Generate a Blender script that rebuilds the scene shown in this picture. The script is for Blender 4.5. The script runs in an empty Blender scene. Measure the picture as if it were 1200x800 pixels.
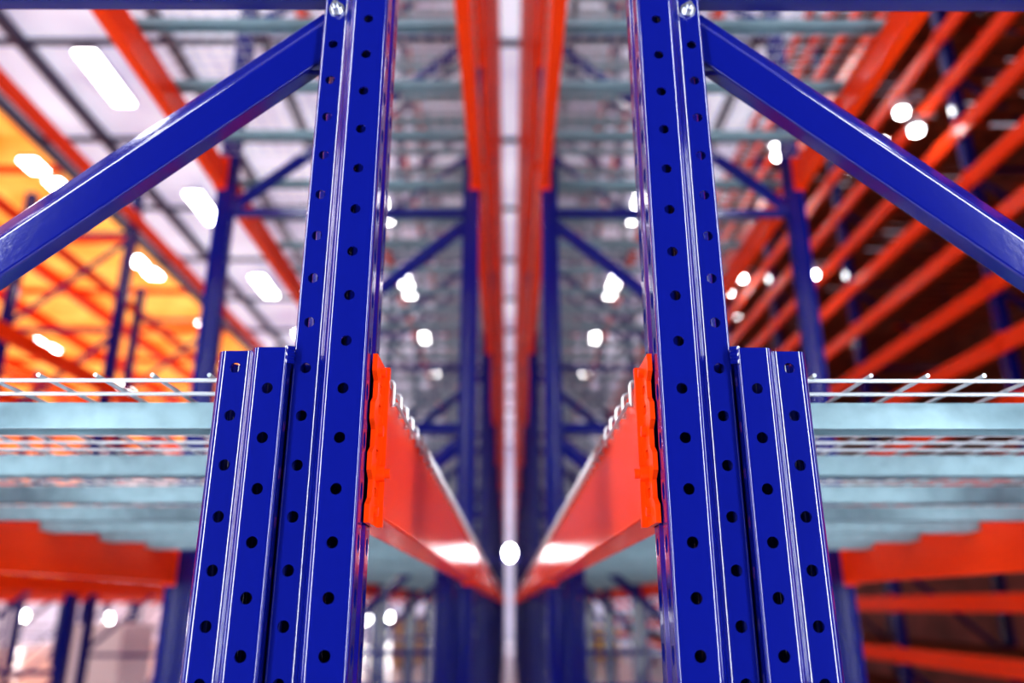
import bpy, math
from mathutils import Vector
S=bpy.context.scene
try: S.view_settings.view_transform='Standard'
except Exception: pass
try: S.view_settings.look='Medium High Contrast'
except Exception as ex: print('look',ex)
C0=1.618  # camera height above floor; all "h" values below are relative to lens height

# ---------------------------------------------------------------- materials
def mat(name,col,rough=.4,metal=0,coat=0,emis=None,es=0,bump=0,bscale=200,var=0,vscale=5,spec=.5,nolight=False,emis2=None):
    m=bpy.data.materials.new(name); m.use_nodes=True
    nt=m.node_tree; b=nt.nodes['Principled BSDF']
    b.inputs['Base Color'].default_value=(*col,1); b.inputs['Roughness'].default_value=rough
    b.inputs['Metallic'].default_value=metal; b.inputs['Coat Weight'].default_value=coat
    b.inputs['Specular IOR Level'].default_value=spec
    b.inputs['Coat Roughness'].default_value=.06
    tc=nt.nodes.new('ShaderNodeTexCoord')
    if emis:
        b.inputs['Emission Color'].default_value=(*emis,1); b.inputs['Emission Strength'].default_value=es
    if nolight:
        try: m.cycles.emission_sampling='NONE'
        except Exception: pass
    if bump:
        n=nt.nodes.new('ShaderNodeTexNoise'); n.inputs['Scale'].default_value=bscale
        bp=nt.nodes.new('ShaderNodeBump'); bp.inputs['Strength'].default_value=bump; bp.inputs['Distance'].default_value=.002
        nt.links.new(tc.outputs['Object'],n.inputs['Vector']); nt.links.new(n.outputs['Fac'],bp.inputs['Height'])
        nt.links.new(bp.outputs['Normal'],b.inputs['Normal'])
    if var or emis2:
        n=nt.nodes.new('ShaderNodeTexNoise'); n.inputs['Scale'].default_value=vscale; n.inputs['Detail'].default_value=4
        r=nt.nodes.new('ShaderNodeValToRGB')
        r.color_ramp.elements[0].position=.35; r.color_ramp.elements[1].position=.65
        c1,c2=((*[c*(1-var) for c in col],1),(*[min(1,c*(1+var)) for c in col],1))
        if emis2: c1,c2=(*emis,1),(*emis2,1)
        r.color_ramp.elements[0].color=c1; r.color_ramp.elements[1].color=c2
        nt.links.new(tc.outputs['Object'],n.inputs['Vector']); nt.links.new(n.outputs['Fac'],r.inputs['Fac'])
        nt.links.new(r.outputs['Color'],b.inputs['Emission Color' if emis2 else 'Base Color'])
    return m
BLUE=mat('blue_powder_coat',(.003,.0075,.165),.13,0,.5,bump=.06,bscale=160,spec=.5)
ORANGE=mat('orange_powder_coat',(.92,.065,.003),.22,0,0,bump=.06,bscale=200,spec=.15)
GALV=mat('galvanised_steel',(.24,.38,.44),.4,.2,var=.1,vscale=30)
WIRE=mat('zinc_wire',(.48,.54,.58),.3,.45)
BOLT=mat('zinc_bolt',(.5,.52,.58),.25,.9)
FLOOR=mat('polished_concrete',(.66,.68,.74),.25,0,var=.1,vscale=1.5)
CEIL=mat('glowing_roof_sheet',(.5,.5,.6),.7,emis=(.33,.31,.43),es=1.0,emis2=(.60,.61,.72),vscale=.5,nolight=True)  # emission added so the roof acts as the main soft light
CEILY=mat('glowing_amber_roof_sheet',(.9,.4,.05),.7,emis=(.70,.18,.016),es=1.0,emis2=(.9,.52,.13),vscale=1.1,nolight=True)  # warm glow put into the sheet colour in place of lighting
WALLG=mat('glowing_wall_grey',(.6,.62,.75),.7,var=.08,vscale=.6,emis=(.6,.65,.9),es=.3,nolight=True)  # faint emission added to brighten the panels; the wall is no lamp
WALLY=mat('glowing_wall_amber',(.95,.35,.04),.7,var=.2,vscale=.8,emis=(1,.22,.01),es=.5,nolight=True)  # lit look put into the panels as orange emission
WALLD=mat('wall_panel_maroon',(.20,.06,.045),.8,var=.3,vscale=1)
DARK=mat('dark_purlin_steel',(.05,.045,.10),.5)
BOARD=mat('dark_chipboard',(.25,.06,.02),.75,var=.6,vscale=9)
LAMP=mat('lamp_diffuser',(1,1,1),.4,emis=(1,.98,.97),es=34)
HOUS=mat('lamp_housing',(.5,.5,.55),.4)
YEL=mat('yellow_guard',(.9,.55,.02),.4)
WOOD=mat('pallet_wood',(.45,.27,.13),.8,var=.25,vscale=8)
CARD=mat('cardboard',(.42,.27,.15),.8,var=.1,vscale=3)
STRETCH=mat('white_wrap',(.8,.8,.85),.3)
ALL=[BLUE,ORANGE,GALV,WIRE,BOLT,FLOOR,CEIL,CEILY,WALLG,WALLY,WALLD,DARK,BOARD,LAMP,HOUS,YEL,WOOD,CARD,STRETCH]

# ---------------------------------------------------------------- mesh builder
class MB:
    def __init__(s): s.v=[];s.f=[];s.m=[]
    def add(s,vs,fs,mt):
        o=len(s.v); s.v+= [tuple(p) for p in vs]
        for f in fs: s.f.append([i+o for i in f]); s.m.append(mt)
    def box(s,x0,x1,y0,y1,z0,z1,mt):
        vs=[(x,y,z) for x in(x0,x1) for y in(y0,y1) for z in(z0,z1)]
        s.add(vs,[(0,1,3,2),(4,6,7,5),(0,4,5,1),(2,3,7,6),(0,2,6,4),(1,5,7,3)],mt)
    def prism(s,poly,fn,a,b,mt):
        n=len(poly); vs=[fn(p,a) for p in poly]+[fn(p,b) for p in poly]
        fs=[(i,(i+1)%n,n+(i+1)%n,n+i) for i in range(n)]+[tuple(range(n))[::-1],tuple(range(n,2*n))]
        s.add(vs,fs,mt)
    def tube(s,pts,r,mt,n=6):
        pts=[Vector(p) for p in pts]; rings=[]
        ref=None
        for i,p in enumerate(pts):
            if i==0:d=(pts[1]-p)
            elif i==len(pts)-1:d=p-pts[i-1]
            else:d=(pts[i+1]-p).normalized()+(p-pts[i-1]).normalized()
            d.normalize()
            if ref is None:
                ref=Vector((0,0,1)) if abs(d.z)<.8 else Vector((0,1,0))
                if abs(d.y)<.1: ref=Vector((0,1,0))
            a=ref-d*ref.dot(d); a.normalize(); b=d.cross(a)
            rings.append([p+(a*math.cos(2*math.pi*k/n)+b*math.sin(2*math.pi*k/n))*r for k in range(n)])
        vs=[q for R in rings for q in R]; fs=[]
        for i in range(len(pts)-1):
            for k in range(n): fs.append((i*n+k,i*n+(k+1)%n,(i+1)*n+(k+1)%n,(i+1)*n+k))
        fs.append(tuple(range(n))); fs.append(tuple(range((len(pts)-1)*n,len(pts)*n)))
        s.add(vs,fs,mt)
    def mesh(s,name,mirror=1,solid=0,angle=35,wn=True):
        import bmesh
        me=bpy.data.meshes.new(name)
        me.from_pydata([(x*mirror,y,z) for x,y,z in s.v],[],s.f)
        used=sorted(set(id(m) for m in s.m)); mats=[m for m in ALL if id(m) in used]
        idx={id(m):i for i,m in enumerate(mats)}
        for m in mats: me.materials.append(m)
        for p,m in zip(me.polygons,s.m): p.material_index=idx[id(m)]
        bm=bmesh.new(); bm.from_mesh(me)
        if solid: bmesh.ops.remove_doubles(bm,verts=bm.verts,dist=1e-5)
        bmesh.ops.recalc_face_normals(bm,faces=bm.faces)
        bm.to_mesh(me); bm.free()
        for p in me.polygons: p.use_smooth=True
        me.update()
        if not solid: me.set_sharp_from_angle(angle=math.radians(angle))
        if not (solid or wn): return me
        ob=bpy.data.objects.new('tmp',me); S.collection.objects.link(ob)
        if solid:
            q=ob.modifiers.new('s','SOLIDIFY'); q.thickness=solid; q.offset=-1; q.use_even_offset=False
            dg=bpy.context.evaluated_depsgraph_get()
            m2=bpy.data.meshes.new_from_object(ob.evaluated_get(dg)); m2.set_sharp_from_angle(angle=math.radians(angle))
            ob.modifiers.clear(); ob.data=m2
        w=ob.modifiers.new('w','WEIGHTED_NORMAL'); w.keep_sharp=True
        dg=bpy.context.evaluated_depsgraph_get(); dg.update()
        m3=bpy.data.meshes.new_from_object(ob.evaluated_get(dg)); m3.name=name
        bpy.data.objects.remove(ob)
        return m3

def fillet(poly,r,n=4,closed=True):
    out=[];N=len(poly)
    for i,p in enumerate(poly):
        if not closed and i in(0,N-1): out.append(p); continue
        a=Vector(poly[i-1]);b=Vector(p);c=Vector(poly[(i+1)%N])
        d1=(a-b);d2=(c-b); rr=min(r,d1.length*.45,d2.length*.45)
        d1.normalize();d2.normalize()
        p0=b+d1*rr;p2=b+d2*rr
        for k in range(n+1):
            t=k/n; q=p0*(1-t)**2+b*2*t*(1-t)+p2*t*t; out.append((q.x,q.y))
    return out

PITCH=.05; HB=.207
def sheet_section(mb,path,rows,zbot,ztop,mt,r=.006,hr=.0056):
    """folded sheet-metal section with real punched holes.
    path: plan polyline (u,v); rows: {segment index:[(centre distance,parity,ellipse)]}"""
    N=len(path); P=[Vector(p) for p in path]
    segs=[]
    cut=[0]*N
    for i in range(1,N-1):
        cut[i]=min(r,(P[i]-P[i-1]).length*.45,(P[i+1]-P[i]).length*.45)
        if i in rows or i-1 in rows: cut[i]=min(cut[i],.0058)
    for i in range(N-1):
        d=(P[i+1]-P[i]).normalized()
        segs.append((P[i]+d*cut[i],P[i+1]-d*cut[i+1]))
    zs=[zbot]
    k=math.ceil((zbot-HB+.001)/.025); z=HB+k*.025
    while z<ztop-.003: zs.append(z); z+=.025
    zs.append(ztop)
    def quadstrip(a,b):
        vs=[];fs=[]
        for z in zs: vs+=[(a.x,a.y,z),(b.x,b.y,z)]
        for i in range(len(zs)-1): fs.append((2*i,2*i+1,2*i+3,2*i+2))
        mb.add(vs,fs,mt)
    for i,(a,b) in enumerate(segs):
        if i in rows:
            L=(b-a).length;d=(b-a)/L
            cur=0.
            for (c,par,ell) in sorted(rows[i]):
                if c is None: c=L/2
                w=min(.0078,c-.0002,L-c-.0002)
                if c-w>cur+1e-5: quadstrip(a+d*cur,a+d*(c-w))
                off=HB+(0 if par==0 else .025)
                n0=math.ceil((zbot-off)/PITCH+.5-1e-6); first=off+(n0-.5)*PITCH
                def plain(z0,z1):
                    if z1-z0<1e-4:return
                    p0=a+d*(c-w);pm=a+d*c;p1=a+d*(c+w)
                    mb.add([(p0.x,p0.y,z0),(pm.x,pm.y,z0),(p1.x,p1.y,z0),(p1.x,p1.y,z1),(pm.x,pm.y,z1),(p0.x,p0.y,z1)],[(0,1,2,3,4,5)],mt)
                plain(zbot,first)
                zc=first+PITCH/2
                while True:
                    z0=zc-PITCH/2;z1=zc+PITCH/2
                    if z1>ztop:
                        if ztop-zc>hr+.006: z1=ztop
                        else: plain(z0,ztop); break
                    o=[]
                    for (sx,zz) in((1,zc),(1,z1),(0,z1),(-1,z1),(-1,zc),(-1,z0),(0,z0),(1,z0)):
                        q=a+d*(c+sx*w); o.append((q.x,q.y,zz))
                    h=[]
                    for kk in range(16):
                        an=math.pi*kk/8; rr=min(hr,w*.92)
                        q=a+d*(c+math.cos(an)*rr); h.append((q.x,q.y,zc+math.sin(an)*hr*ell))
                    mb.add(o+h,[(j,(j+1)%8,8+(2*j+2)%16,8+2*j+1,8+2*j) for j in range(8)],mt)
                    zc+=PITCH
                    if z1>=ztop-1e-6: break
                cur=c+w
            if L-cur>1e-5: quadstrip(a+d*cur,b)
        else: quadstrip(a,b)
        if i<N-2:
            p0=b;p1=P[i+1];p2=segs[i+1][0]; prev=p0
            for k in range(1,6):
                t=k/5; q=p0*(1-t)**2+p1*2*t*(1-t)+p2*t*t; quadstrip(prev,q); prev=q

TOP=7.7
def post(mb,zb=-C0,zt=TOP,flip=None):
    path=[(.218,.798),(.2265,.792),(.2265,.784),(.1965,.784),(.1895,.770),(.148,.770),
          (.148,.799),(.152,.804),(.152,.816),(.148,.821),
          (.148,.850),(.1895,.850),(.1965,.836),(.2265,.836),(.2265,.828),(.218,.822)]
    if flip: path=[(flip-u,v) for u,v in path]
    rows={2:[(None,1,1)],4:[(.0140,0,1)],5:[(None,0,1.6)],9:[(None,0,1.6)],10:[(.018,0,1)],12:[(None,1,1)]}
    sheet_section(mb,path,rows,zb,zt,BLUE)
def stub(mb,zt=.250,flip=None):
    path=[(.302,.806),(.3055,.790),(.299,.783),(.269,.783),(.262,.7705),(.229,.7705),
          (.229,.8495),(.262,.8495),(.269,.837),(.299,.837),(.3055,.830),(.302,.814)]
    if flip: path=[(flip-u,v) for u,v in path]
    rows={2:[(None,1,1)],4:[(None,0,1)],6:[(None,0,1)],8:[(None,1,1)]}
    sheet_section(mb,path,rows,-C0,zt,BLUE,r=.0048)

OUT=1.400+.148
def bar(mb,p0,p1,hw,y0,y1,mt):
    # C-profile brace: web face with a folded crease along its upper third
    p0=Vector(p0);p1=Vector(p1);d=(p1-p0).normalized();n=Vector((-d.y,d.x))
    if n.y<0: n=-n
    prof=fillet([(-hw,y0+.002),(hw*.30,y0-.001),(hw,y0+.010),(hw,y1),(-hw,y1)],.0035,3)
    def fn(q,t):
        b=p0.lerp(p1,t)+n*q[0]; return (b.x,q[1],b.y)
    mb.prism(prof,fn,0,1,mt)
def braces(mb,zmax=TOP-.3,us=(.215,OUT-.215)):
    k=-2; hz=[]
    while .71+1.045*k<zmax:
        z=.715+1.045*k
        if z>-C0+.05: bar(mb,(us[0],z+.02),(us[1],z+.02),.021,.794,.824,BLUE)
        if z-1.0>-C0+.02: bar(mb,(us[0]-.0,z-.042),(us[1],z-1.0),.0305,.797,.822,BLUE)
        k+=1
    return
def bolt(mb,u,h,r=.0085,y=.770):
    for (rr,y0,y1,n) in((r*1.5,y,y-.0022,20),(r,y-.0022,y-.0085,6),(r*.5,y-.0085,y-.013,12)):
        poly=[(u+rr*math.cos(2*math.pi*k/n),h+rr*math.sin(2*math.pi*k/n)) for k in range(n)]
        mb.prism(poly,lambda p,t:(p[0],t,p[1]),y0,y1,BOLT)
def bolts(mb):
    k=-2
    while .71+1.045*k<TOP-.3:
        bolt(mb,.2115,.682+1.045*k,.0062,.784); bolt(mb,OUT-.2115,.682+1.045*k,.0062,.784); k+=1

BAY=2.6
def beam_in(mb,ain=.137):
    prof=fillet([(ain,.088),(ain+.050,.088),(ain+.050,.208),(ain+.026,.208),(ain+.026,.236),(ain,.236)],.004,4)
    mb.prism(prof,lambda p,t:(p[0],t,p[1]),.856,.77+BAY-.006,ORANGE)
    for e in(0,1):
        f=(lambda v:v) if e==0 else (lambda v:.77+BAY+.08-(v-.77))
        # connector plate: three tongues of steel round two open hook slots, scalloped free edge
        g=lambda p,t:(t,f(p[0]),p[1])
        ed=[]
        hs=[.078,.096,.104,.122,.130,.148,.156,.174,.182,.200,.208,.226,.234,.252]
        for j,h in enumerate(hs):
            v=.798 if (j//2)%2==0 else .810
            ed.append((v,h))
        mb.prism([(.822,.078)]+ed+[(.822,.252)],g,ain+.0045,ain+.0095,ORANGE)
        for (h0,h1) in((.078,.106),(.116,.146),(.156,.194),(.204,.216),(.226,.252)):
            mb.prism([(.822,h0),(.838,h0),(.838,h1),(.822,h1)],g,ain+.0045,ain+.0095,ORANGE)
        mb.prism([(.838,.078),(.857,.078),(.857,.252),(.838,.252)],g,ain+.0045,ain+.0095,ORANGE)
        mb.box(ain+.002,ain+.056,min(f(.851),f(.857)),max(f(.851),f(.857)),.078,.252,ORANGE)
        mb.box(ain-.001,ain+.008,min(f(.850),f(.858)),max(f(.850),f(.858)),.078,.252,ORANGE)
        for h,r,t in((.131,.0085,.009),(.176,.006,.005),(.240,.005,.005),(.092,.005,.004)):
            n=16; pl=[(.830+r*math.cos(2*math.pi*k/n),h+r*math.sin(2*math.pi*k/n)) for k in range(n)]
            mb.prism(pl,g,ain+.0046,ain+.0045-t,ORANGE)
            if t>.006:
                pl=[(.830+r*.6*math.cos(2*math.pi*k/n),h+r*.6*math.sin(2*math.pi*k/n)) for k in range(n)]
                mb.prism(pl,g,ain-.003,ain-.010,ORANGE)
def beam_out(mb):
    t=MB(); beam_in(t)
    mb.add([(OUT-x,y,z) for x,y,z in t.v],t.f,ORANGE)
def deck(mb,ain=.137,n=6):
    a=ain-.004;b=OUT-a; top=.240
    y0=.868;y1=.77+BAY-.02
    y=y0
    while y<y1:
        pts=[(a,y,.212),(a,y,.236),(a+.002,y,.240),(a+.007,y,top+.002),(b-.007,y,top+.002),(b-.002,y,.240),(b,y,.236),(b,y,.212)]
        mb.tube(pts,.0025,WIRE,n); y+=.06
    u=ain+.012
    mid=(y0+y1)/2
    while u<OUT-ain:
        for (s,e) in((y0-.006,mid-.008),(mid+.008,y1)): mb.tube([(u,s,.2468),(u,e,.2468)],.0025,WIRE,n)
        u+=.064
    for uu in(a-.0,b): 
        for (s,e) in((y0-.004,mid-.008),(mid+.008,y1)): mb.tube([(uu-(.004 if uu<.5 else -.004),s,.214),(uu-(.004 if uu<.5 else -.004),e,.214)],.0022,WIRE,n)
    y=.955
    while y<y1-.05:
        prof=[(y-.004,.205),(y,.205),(y,.235),(y+.034,.235),(y+.034,.205),(y+.038,.205),(y+.038,.208),(y+.0365,.208),(y+.0365,.2375),(y-.0025,.2375),(y-.0025,.208),(y-.004,.208)]
        mb.prism(prof,lambda p,t:(t,p[0],p[1]),ain+.027,OUT-ain-.027,GALV)
        y+=.36
LV=[0,1.805,3.61,5.415,7.0]
XLV=[2.5,3.0,4.3,4.85,6.2]   # flue-side tie beams between the deck levels
def empty(name,loc=(0,0,0)):
    e=bpy.data.objects.new(name,None); e.empty_display_size=.2; e.location=loc; S.collection.objects.link(e); return e
def obj(name,me,loc=(0,0,0),parent=None):
    o=bpy.data.objects.new(name,me); o.location=loc; S.collection.objects.link(o)
    if parent: o.parent=parent
    return o

# ---------------------------------------------------------------- central back-to-back racks
NB=11
for s in(-1,1):
    def mk(fns,name,**k):
        mb=MB()
        for f in fns: f(mb)
        return mb.mesh(name,mirror=s,**k)
    mpost=mk([post],'perforated_post_mesh',solid=.0022)
    mpo=mk([lambda m:post(m,flip=OUT)],'perforated_outer_post_mesh',solid=.0022)
    mst=mk([stub],'post_doubler_mesh',solid=.0022)
    mso=mk([lambda m:stub(m,flip=OUT)],'outer_post_doubler_mesh',solid=.0022)
    mbr=mk([braces],'brace_mesh')
    mbo=mk([bolts],'bolt_mesh')
    def weld(m):
        for k in range(5):
            m.tube([(.2250+.0007*(k%2),.7800,.2515-k*.0035),(.2305,.7715,.2495-k*.0035)],.0028,BLUE,8)
    mwe=mk([weld],'weld_mesh')
    mbi=mk([beam_in],'step_beam_mesh'); mbu=mk([beam_out],'outer_step_beam_mesh')
    mdk=mk([lambda m:deck(m,n=8)],'wire_deck_mesh')
    mlev=mk([beam_in,beam_out,lambda m:deck(m,n=4)],'rack_level_mesh')
    fr=empty('rack_upright_frame',(0,0,C0))
    for n,m in(('inner_post',mpost),('outer_post',mpo),('inner_post_doubler',mst),('outer_post_doubler',mso),('braces',mbr),('bolts',mbo),('weld_bead',mwe)):
        obj(n,m,parent=fr)
    bm_=empty('pallet_rack_beam',(0,0,C0)); obj('step_beam',mbi,parent=bm_)
    bm_=empty('pallet_rack_beam',(0,0,C0)); obj('step_beam',mbu,parent=bm_)
    dk=empty('wire_mesh_deck',(0,0,C0)); obj('mesh_panels',mdk,parent=dk)
    row=empty('pallet_rack_row',(0,0,C0))
    for i in range(NB+1):
        if i>0:
            for n,m in(('inner_post',mpost),('outer_post',mpo),('inner_post_doubler',mst),('outer_post_doubler',mso),('braces',mbr)):
                obj(n,m,(0,i*BAY,0),row)
        if i<NB:
            for l in XLV: obj('tie_beam',mbi,(0,i*BAY,l),row)
            for j,l in enumerate(LV):
                if i==0 and j==0: continue
                obj('rack_level',mlev,(0,i*BAY,l),row)

# ---------------------------------------------------------------- racks across the aisles
def simple_rack(name,a0,s,levels,top,y0,nb,depth=1.2,dk=None,bh=.13,post_w=.09):
    e=empty(name,(0,0,C0))
    mb=MB()
    for uu in(a0,a0+depth-post_w):
        prof=fillet([(uu,0),(uu+post_w,0),(uu+post_w,.01),(uu+.012,.012),(uu+.012,.083),(uu+post_w,.085),(uu+post_w,.095),(uu,.095)],.003,2)
        mb.prism(prof,lambda p,t:(p[0],p[1],t),-C0,top,BLUE)
        mb.box(uu-.02,uu+post_w+.02,-.03,.125,-C0,-C0+.01,BLUE)
    z=.5-1.045*2; 
    while z<top-.1:
        if z>-C0+.05:
            mb.box(a0+.01,a0+depth-.01,.03,.06,z-.02,z+.02,BLUE)
        if z+1.0<top and z+.04>-C0:
            p0=Vector((a0+.05,z+1.0));p1=Vector((a0+depth-.05,z+.04)); d=(p1-p0).normalized();nn=Vector((-d.y,d.x))*.022
            vs=[]
            for q in(p0-nn,p0+nn,p1+nn,p1-nn): vs+=[(q.x,.035,q.y),(q.x,.058,q.y)]
            mb.add(vs,[(0,2,4,6),(1,7,5,3),(0,1,3,2),(2,3,5,4),(4,5,7,6),(6,7,1,0)],BLUE)
        z+=1.045
    fm=mb.mesh('frame_mesh',mirror=s)
    mb=MB()
    for uu,st in((a0-.012,1),(a0+depth+.012,-1)):
        prof=fillet([(uu,-bh),(uu+.048*st,-bh),(uu+.048*st,-.028),(uu+.024*st,-.028),(uu+.024*st,0),(uu,0)],.004,2)
        mb.prism(prof,lambda p,t:(p[0],t,p[1]),.1,BAY,ORANGE)
        for yy in(.02,BAY+.0): mb.box(min(uu-.004*st,uu+.012*st),max(uu-.004*st,uu+.012*st),yy,yy+.08,-bh-.01,.02,ORANGE)
    if dk=='board':
        nbd=14; w=(BAY-.14)/nbd
        for k in range(nbd): mb.box(a0+.015,a0+depth-.015,.12+k*w,.12+k*w+w*.62,-.016,.002,BOARD)
    lm=mb.mesh('level_mesh',mirror=s)
    for i in range(nb+1):
        obj('upright_frame',fm,(0,y0+i*BAY,0),e)
        if i<nb:
            for l in levels: obj('shelf_level',lm,(0,y0+i*BAY,l),e)
    return e
simple_rack('pallet_rack',3.85,-1,[.24,2.05,3.85],4.1,2.2,12)
simple_rack('pallet_rack',8.6,-1,[.24,2.05,3.85],4.1,1.0,13)
simple_rack('pallet_rack',13.0,-1,[.24,2.05,3.85],4.1,1.0,13)
simple_rack('longspan_shelving_rack',4.0,1,[-.9+.5*k for k in range(18)],7.7,.9,13,dk='board',bh=.15)

# ---------------------------------------------------------------- building shell
H=8.0+C0; YE=42
def shell(name,x0,x1,y0,y1,z0,z1,m):
    mb=MB(); mb.box(x0,x1,y0,y1,z0,z1,m); return obj(name,mb.mesh(name,wn=False))
shell('floor',-22,9,-6,YE,-.2,0,FLOOR)
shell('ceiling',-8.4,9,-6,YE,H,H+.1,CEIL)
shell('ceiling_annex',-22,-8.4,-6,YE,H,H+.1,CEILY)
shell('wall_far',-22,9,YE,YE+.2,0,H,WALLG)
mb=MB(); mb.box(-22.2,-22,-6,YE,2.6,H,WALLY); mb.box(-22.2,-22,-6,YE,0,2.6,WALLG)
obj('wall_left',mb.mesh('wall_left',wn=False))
shell('wall_right',9,9.2,-6,YE,0,H,WALLD)
mb=MB()
for x in(-8.4,-7.2,-5.0,-3.6,-1.6,0.9,1.6,3.6,5.4,7.2): 
    mb.box(x-.05,x+.05,-6,YE,H-.22,H-.02,DARK)
y=2.0
while y<YE: mb.box(-8.4,9,y-.03,y+.03,H-.12,H-.03,DARK); y+=2.6
for x in(-11.5,-13.5,-17): mb.box(x-.08,x+.08,-6,YE,H-.3,H-.02,ORANGE)
y=1.0
while y<YE: mb.box(-22,-8.5,y-.04,y+.04,H-.16,H-.03,ORANGE); y+=3.1
obj('roof_purlins',mb.mesh('roof_purlins',wn=False))

# high-bay lamps
mb=MB()
mb.box(-.17,.17,-.68,.68,.0,.07,HOUS); mb.box(-.15,.15,-.65,.65,-.012,.0,LAMP)
mb.box(-.02,.02,-.5,-.46,.07,.24,HOUS); mb.box(-.02,.02,.46,.5,.07,.24,HOUS)
lm=mb.mesh('high_bay_lamp_mesh',wn=False)
mb=MB()
mb.box(-.17,.17,-.24,.24,.0,.07,HOUS); mb.box(-.15,.15,-.22,.22,-.012,.0,LAMP); mb.box(-.02,.02,-.02,.02,.07,.24,HOUS)
lms=mb.mesh('short_bay_lamp_mesh',wn=False)
le=empty('high_bay_lamps',(0,0,C0))
for x,y0,st in((-6.25,-2.2,4.2),(-8.75,-3.5,4.3),(-14.5,-2,5.2),(-2.65,-2.2,4.2),(2.65,-2.2,4.2),(6.5,0,4.2)):
    y=y0
    while y<YE-1:
        if x in(-8.75,-14.5):
            obj('lamp',lms,(x,y,7.72),le); obj('lamp',lms,(x-.05,y-.75,7.72),le)
        else: obj('lamp',lm,(x,y,7.72),le)
        y+=st
# small round spot lamps clamped to the shelving rack on arms
mb=MB(); n=20
poly=[(.07*math.cos(2*math.pi*k/n),.07*math.sin(2*math.pi*k/n)) for k in range(n)]
mb.prism(poly,lambda p,t:(p[0],p[1],t),0,.09,HOUS)
poly=[(.05*math.cos(2*math.pi*k/n),.05*math.sin(2*math.pi*k/n)) for k in range(n)]
mb.prism(poly,lambda p,t:(p[0],p[1],t),-.04,0,LAMP)
mb.tube([(0,0,.08),(.02,0,.14),(.20,0,.14)],.015,HOUS,8)
sm=mb.mesh('spot_lamp_mesh')
se=empty('aisle_spot_lamps',(0,0,C0))
for (r,th) in((1.34,23),(1.36,22),(1.04,23.3),(1.115,33.4),(1.20,34.6),(1.64,32.2),(1.60,31.6)):
    a=3.78; h=a*r; obj('spot_lamp',sm,(a,h/math.tan(math.radians(th)),h),se)
# bulkhead lamps on far wall and left wall
mb=MB()
n=24
def disc(r,y0,y1,mt):
    poly=[(r*math.cos(2*math.pi*k/n),r*math.sin(2*math.pi*k/n)) for k in range(n)]
    mb.prism(poly,lambda p,t:(p[0],t,p[1]),y0,y1,mt)
disc(.30,0,-.10,HOUS); disc(.26,-.10,-.14,LAMP)
bl=mb.mesh('bulkhead_lamp_mesh',wn=False)
be=empty('bulkhead_wall_lamps',(0,0,0))
for x in(-20,-16.5,-12,-7.2,-6.0,-3.2,-2.2,2.2,3.1): obj('lamp',bl,(x,YE-.001,1.0 if x<-5 else 2.9),be)
for y in range(6,40,4):
    o=obj('lamp',bl,(-21.999,y,1.1),be); o.rotation_euler=(0,0,math.radians(90))
# inspection lamp hung on a rod spanning the flue between the two beams
fl=empty('flue_inspection_lamp',(0,0,C0)); mb=MB()
mb.tube([(-.145,4.5,.238),(.145,4.5,.238)],.004,BLUE,8)
def ring(r,y0,y1,mt,zc=.275,n=24):
    poly=[(r*math.cos(2*math.pi*k/n),zc+r*1.35*math.sin(2*math.pi*k/n)) for k in range(n)]
    mb.prism(poly,lambda p,t:(p[0],t,p[1]),y0,y1,mt)
ring(.034,4.50,4.56,HOUS); ring(.030,4.46,4.50,LAMP)
obj('lamp_body',mb.mesh('flue_lamp_mesh'),parent=fl)

def pallet(name,x,y,load,h):
    e=empty(name,(x,y,0)); mb=MB()
    for k in range(7): mb.box(-.5+k*.148,-.5+k*.148+.11,-.6,.6,.122,.144,WOOD)
    for k in(-.6,-.05,.5):
        mb.box(-.5,.5,k,k+.1,.1,.122,WOOD)
        for q in(-.5,-.05,.4): mb.box(q,q+.1,k,k+.1,.02,.1,WOOD)
    for q in(-.5,-.05,.4): mb.box(q,q+.1,-.6,.6,0,.02,WOOD)
    obj('pallet_boards',mb.mesh('pallet'),parent=e)
    mb=MB(); n=int(h/.3)
    for k in range(n):
        for i in(0,1):
            for j in(0,1,2):
                mb.box(-.49+i*.49,-.01+i*.49,-.58+j*.39,-.2+j*.39,.145+k*.3,.145+k*.3+.292,load)
    obj('cartons',mb.mesh('cartons'),parent=e)
pallet('loaded_pallet',-6.6,14,STRETCH,1.2); pallet('loaded_pallet',-2.7,24,CARD,1.2)
pallet('loaded_pallet',2.8,26,YEL,.9); pallet('loaded_pallet',-7.0,20,STRETCH,1.2)

# ---------------------------------------------------------------- light + world
w=bpy.data.worlds.new('World'); S.world=w; w.use_nodes=True
nt=w.node_tree; bg=nt.nodes['Background']; bg.inputs['Color'].default_value=(.7,.8,1,1); bg.inputs['Strength'].default_value=.05
def area(name,loc,tgt,sx,sy,e,col=(1,1,1)):
    l=bpy.data.lights.new(name,'AREA'); l.shape='RECTANGLE'; l.size=sx; l.size_y=sy; l.energy=e; l.color=col
    o=bpy.data.objects.new(name,l); o.location=loc
    o.rotation_euler=(Vector(tgt)-Vector(loc)).to_track_quat('-Z','Y').to_euler(); S.collection.objects.link(o); return o
for s in(-1,1):  # unseen area lights, added for tall streak highlights on the blue posts
    area('added_streak_light',(s*2.4,-1.9,2.6),(0,1,2.0),.40,4.8,165,(.93,.97,1))
    area('added_streak_light',(s*4.2,.1,2.8),(0,.9,2.0),.5,3.2,60,(.93,.97,1))

# ---------------------------------------------------------------- camera
cam=bpy.data.cameras.new('camera'); co=bpy.data.objects.new('camera',cam); S.collection.objects.link(co)
cam.sensor_width=36; cam.lens=27.96; cam.clip_start=.01; cam.clip_end=200
co.location=(-.003,0,C0); co.rotation_euler=(math.radians(90+18.4),0,-.0032)
cam.dof.use_dof=True; cam.dof.focus_distance=.80; cam.dof.aperture_fstop=2.2
S.camera=co
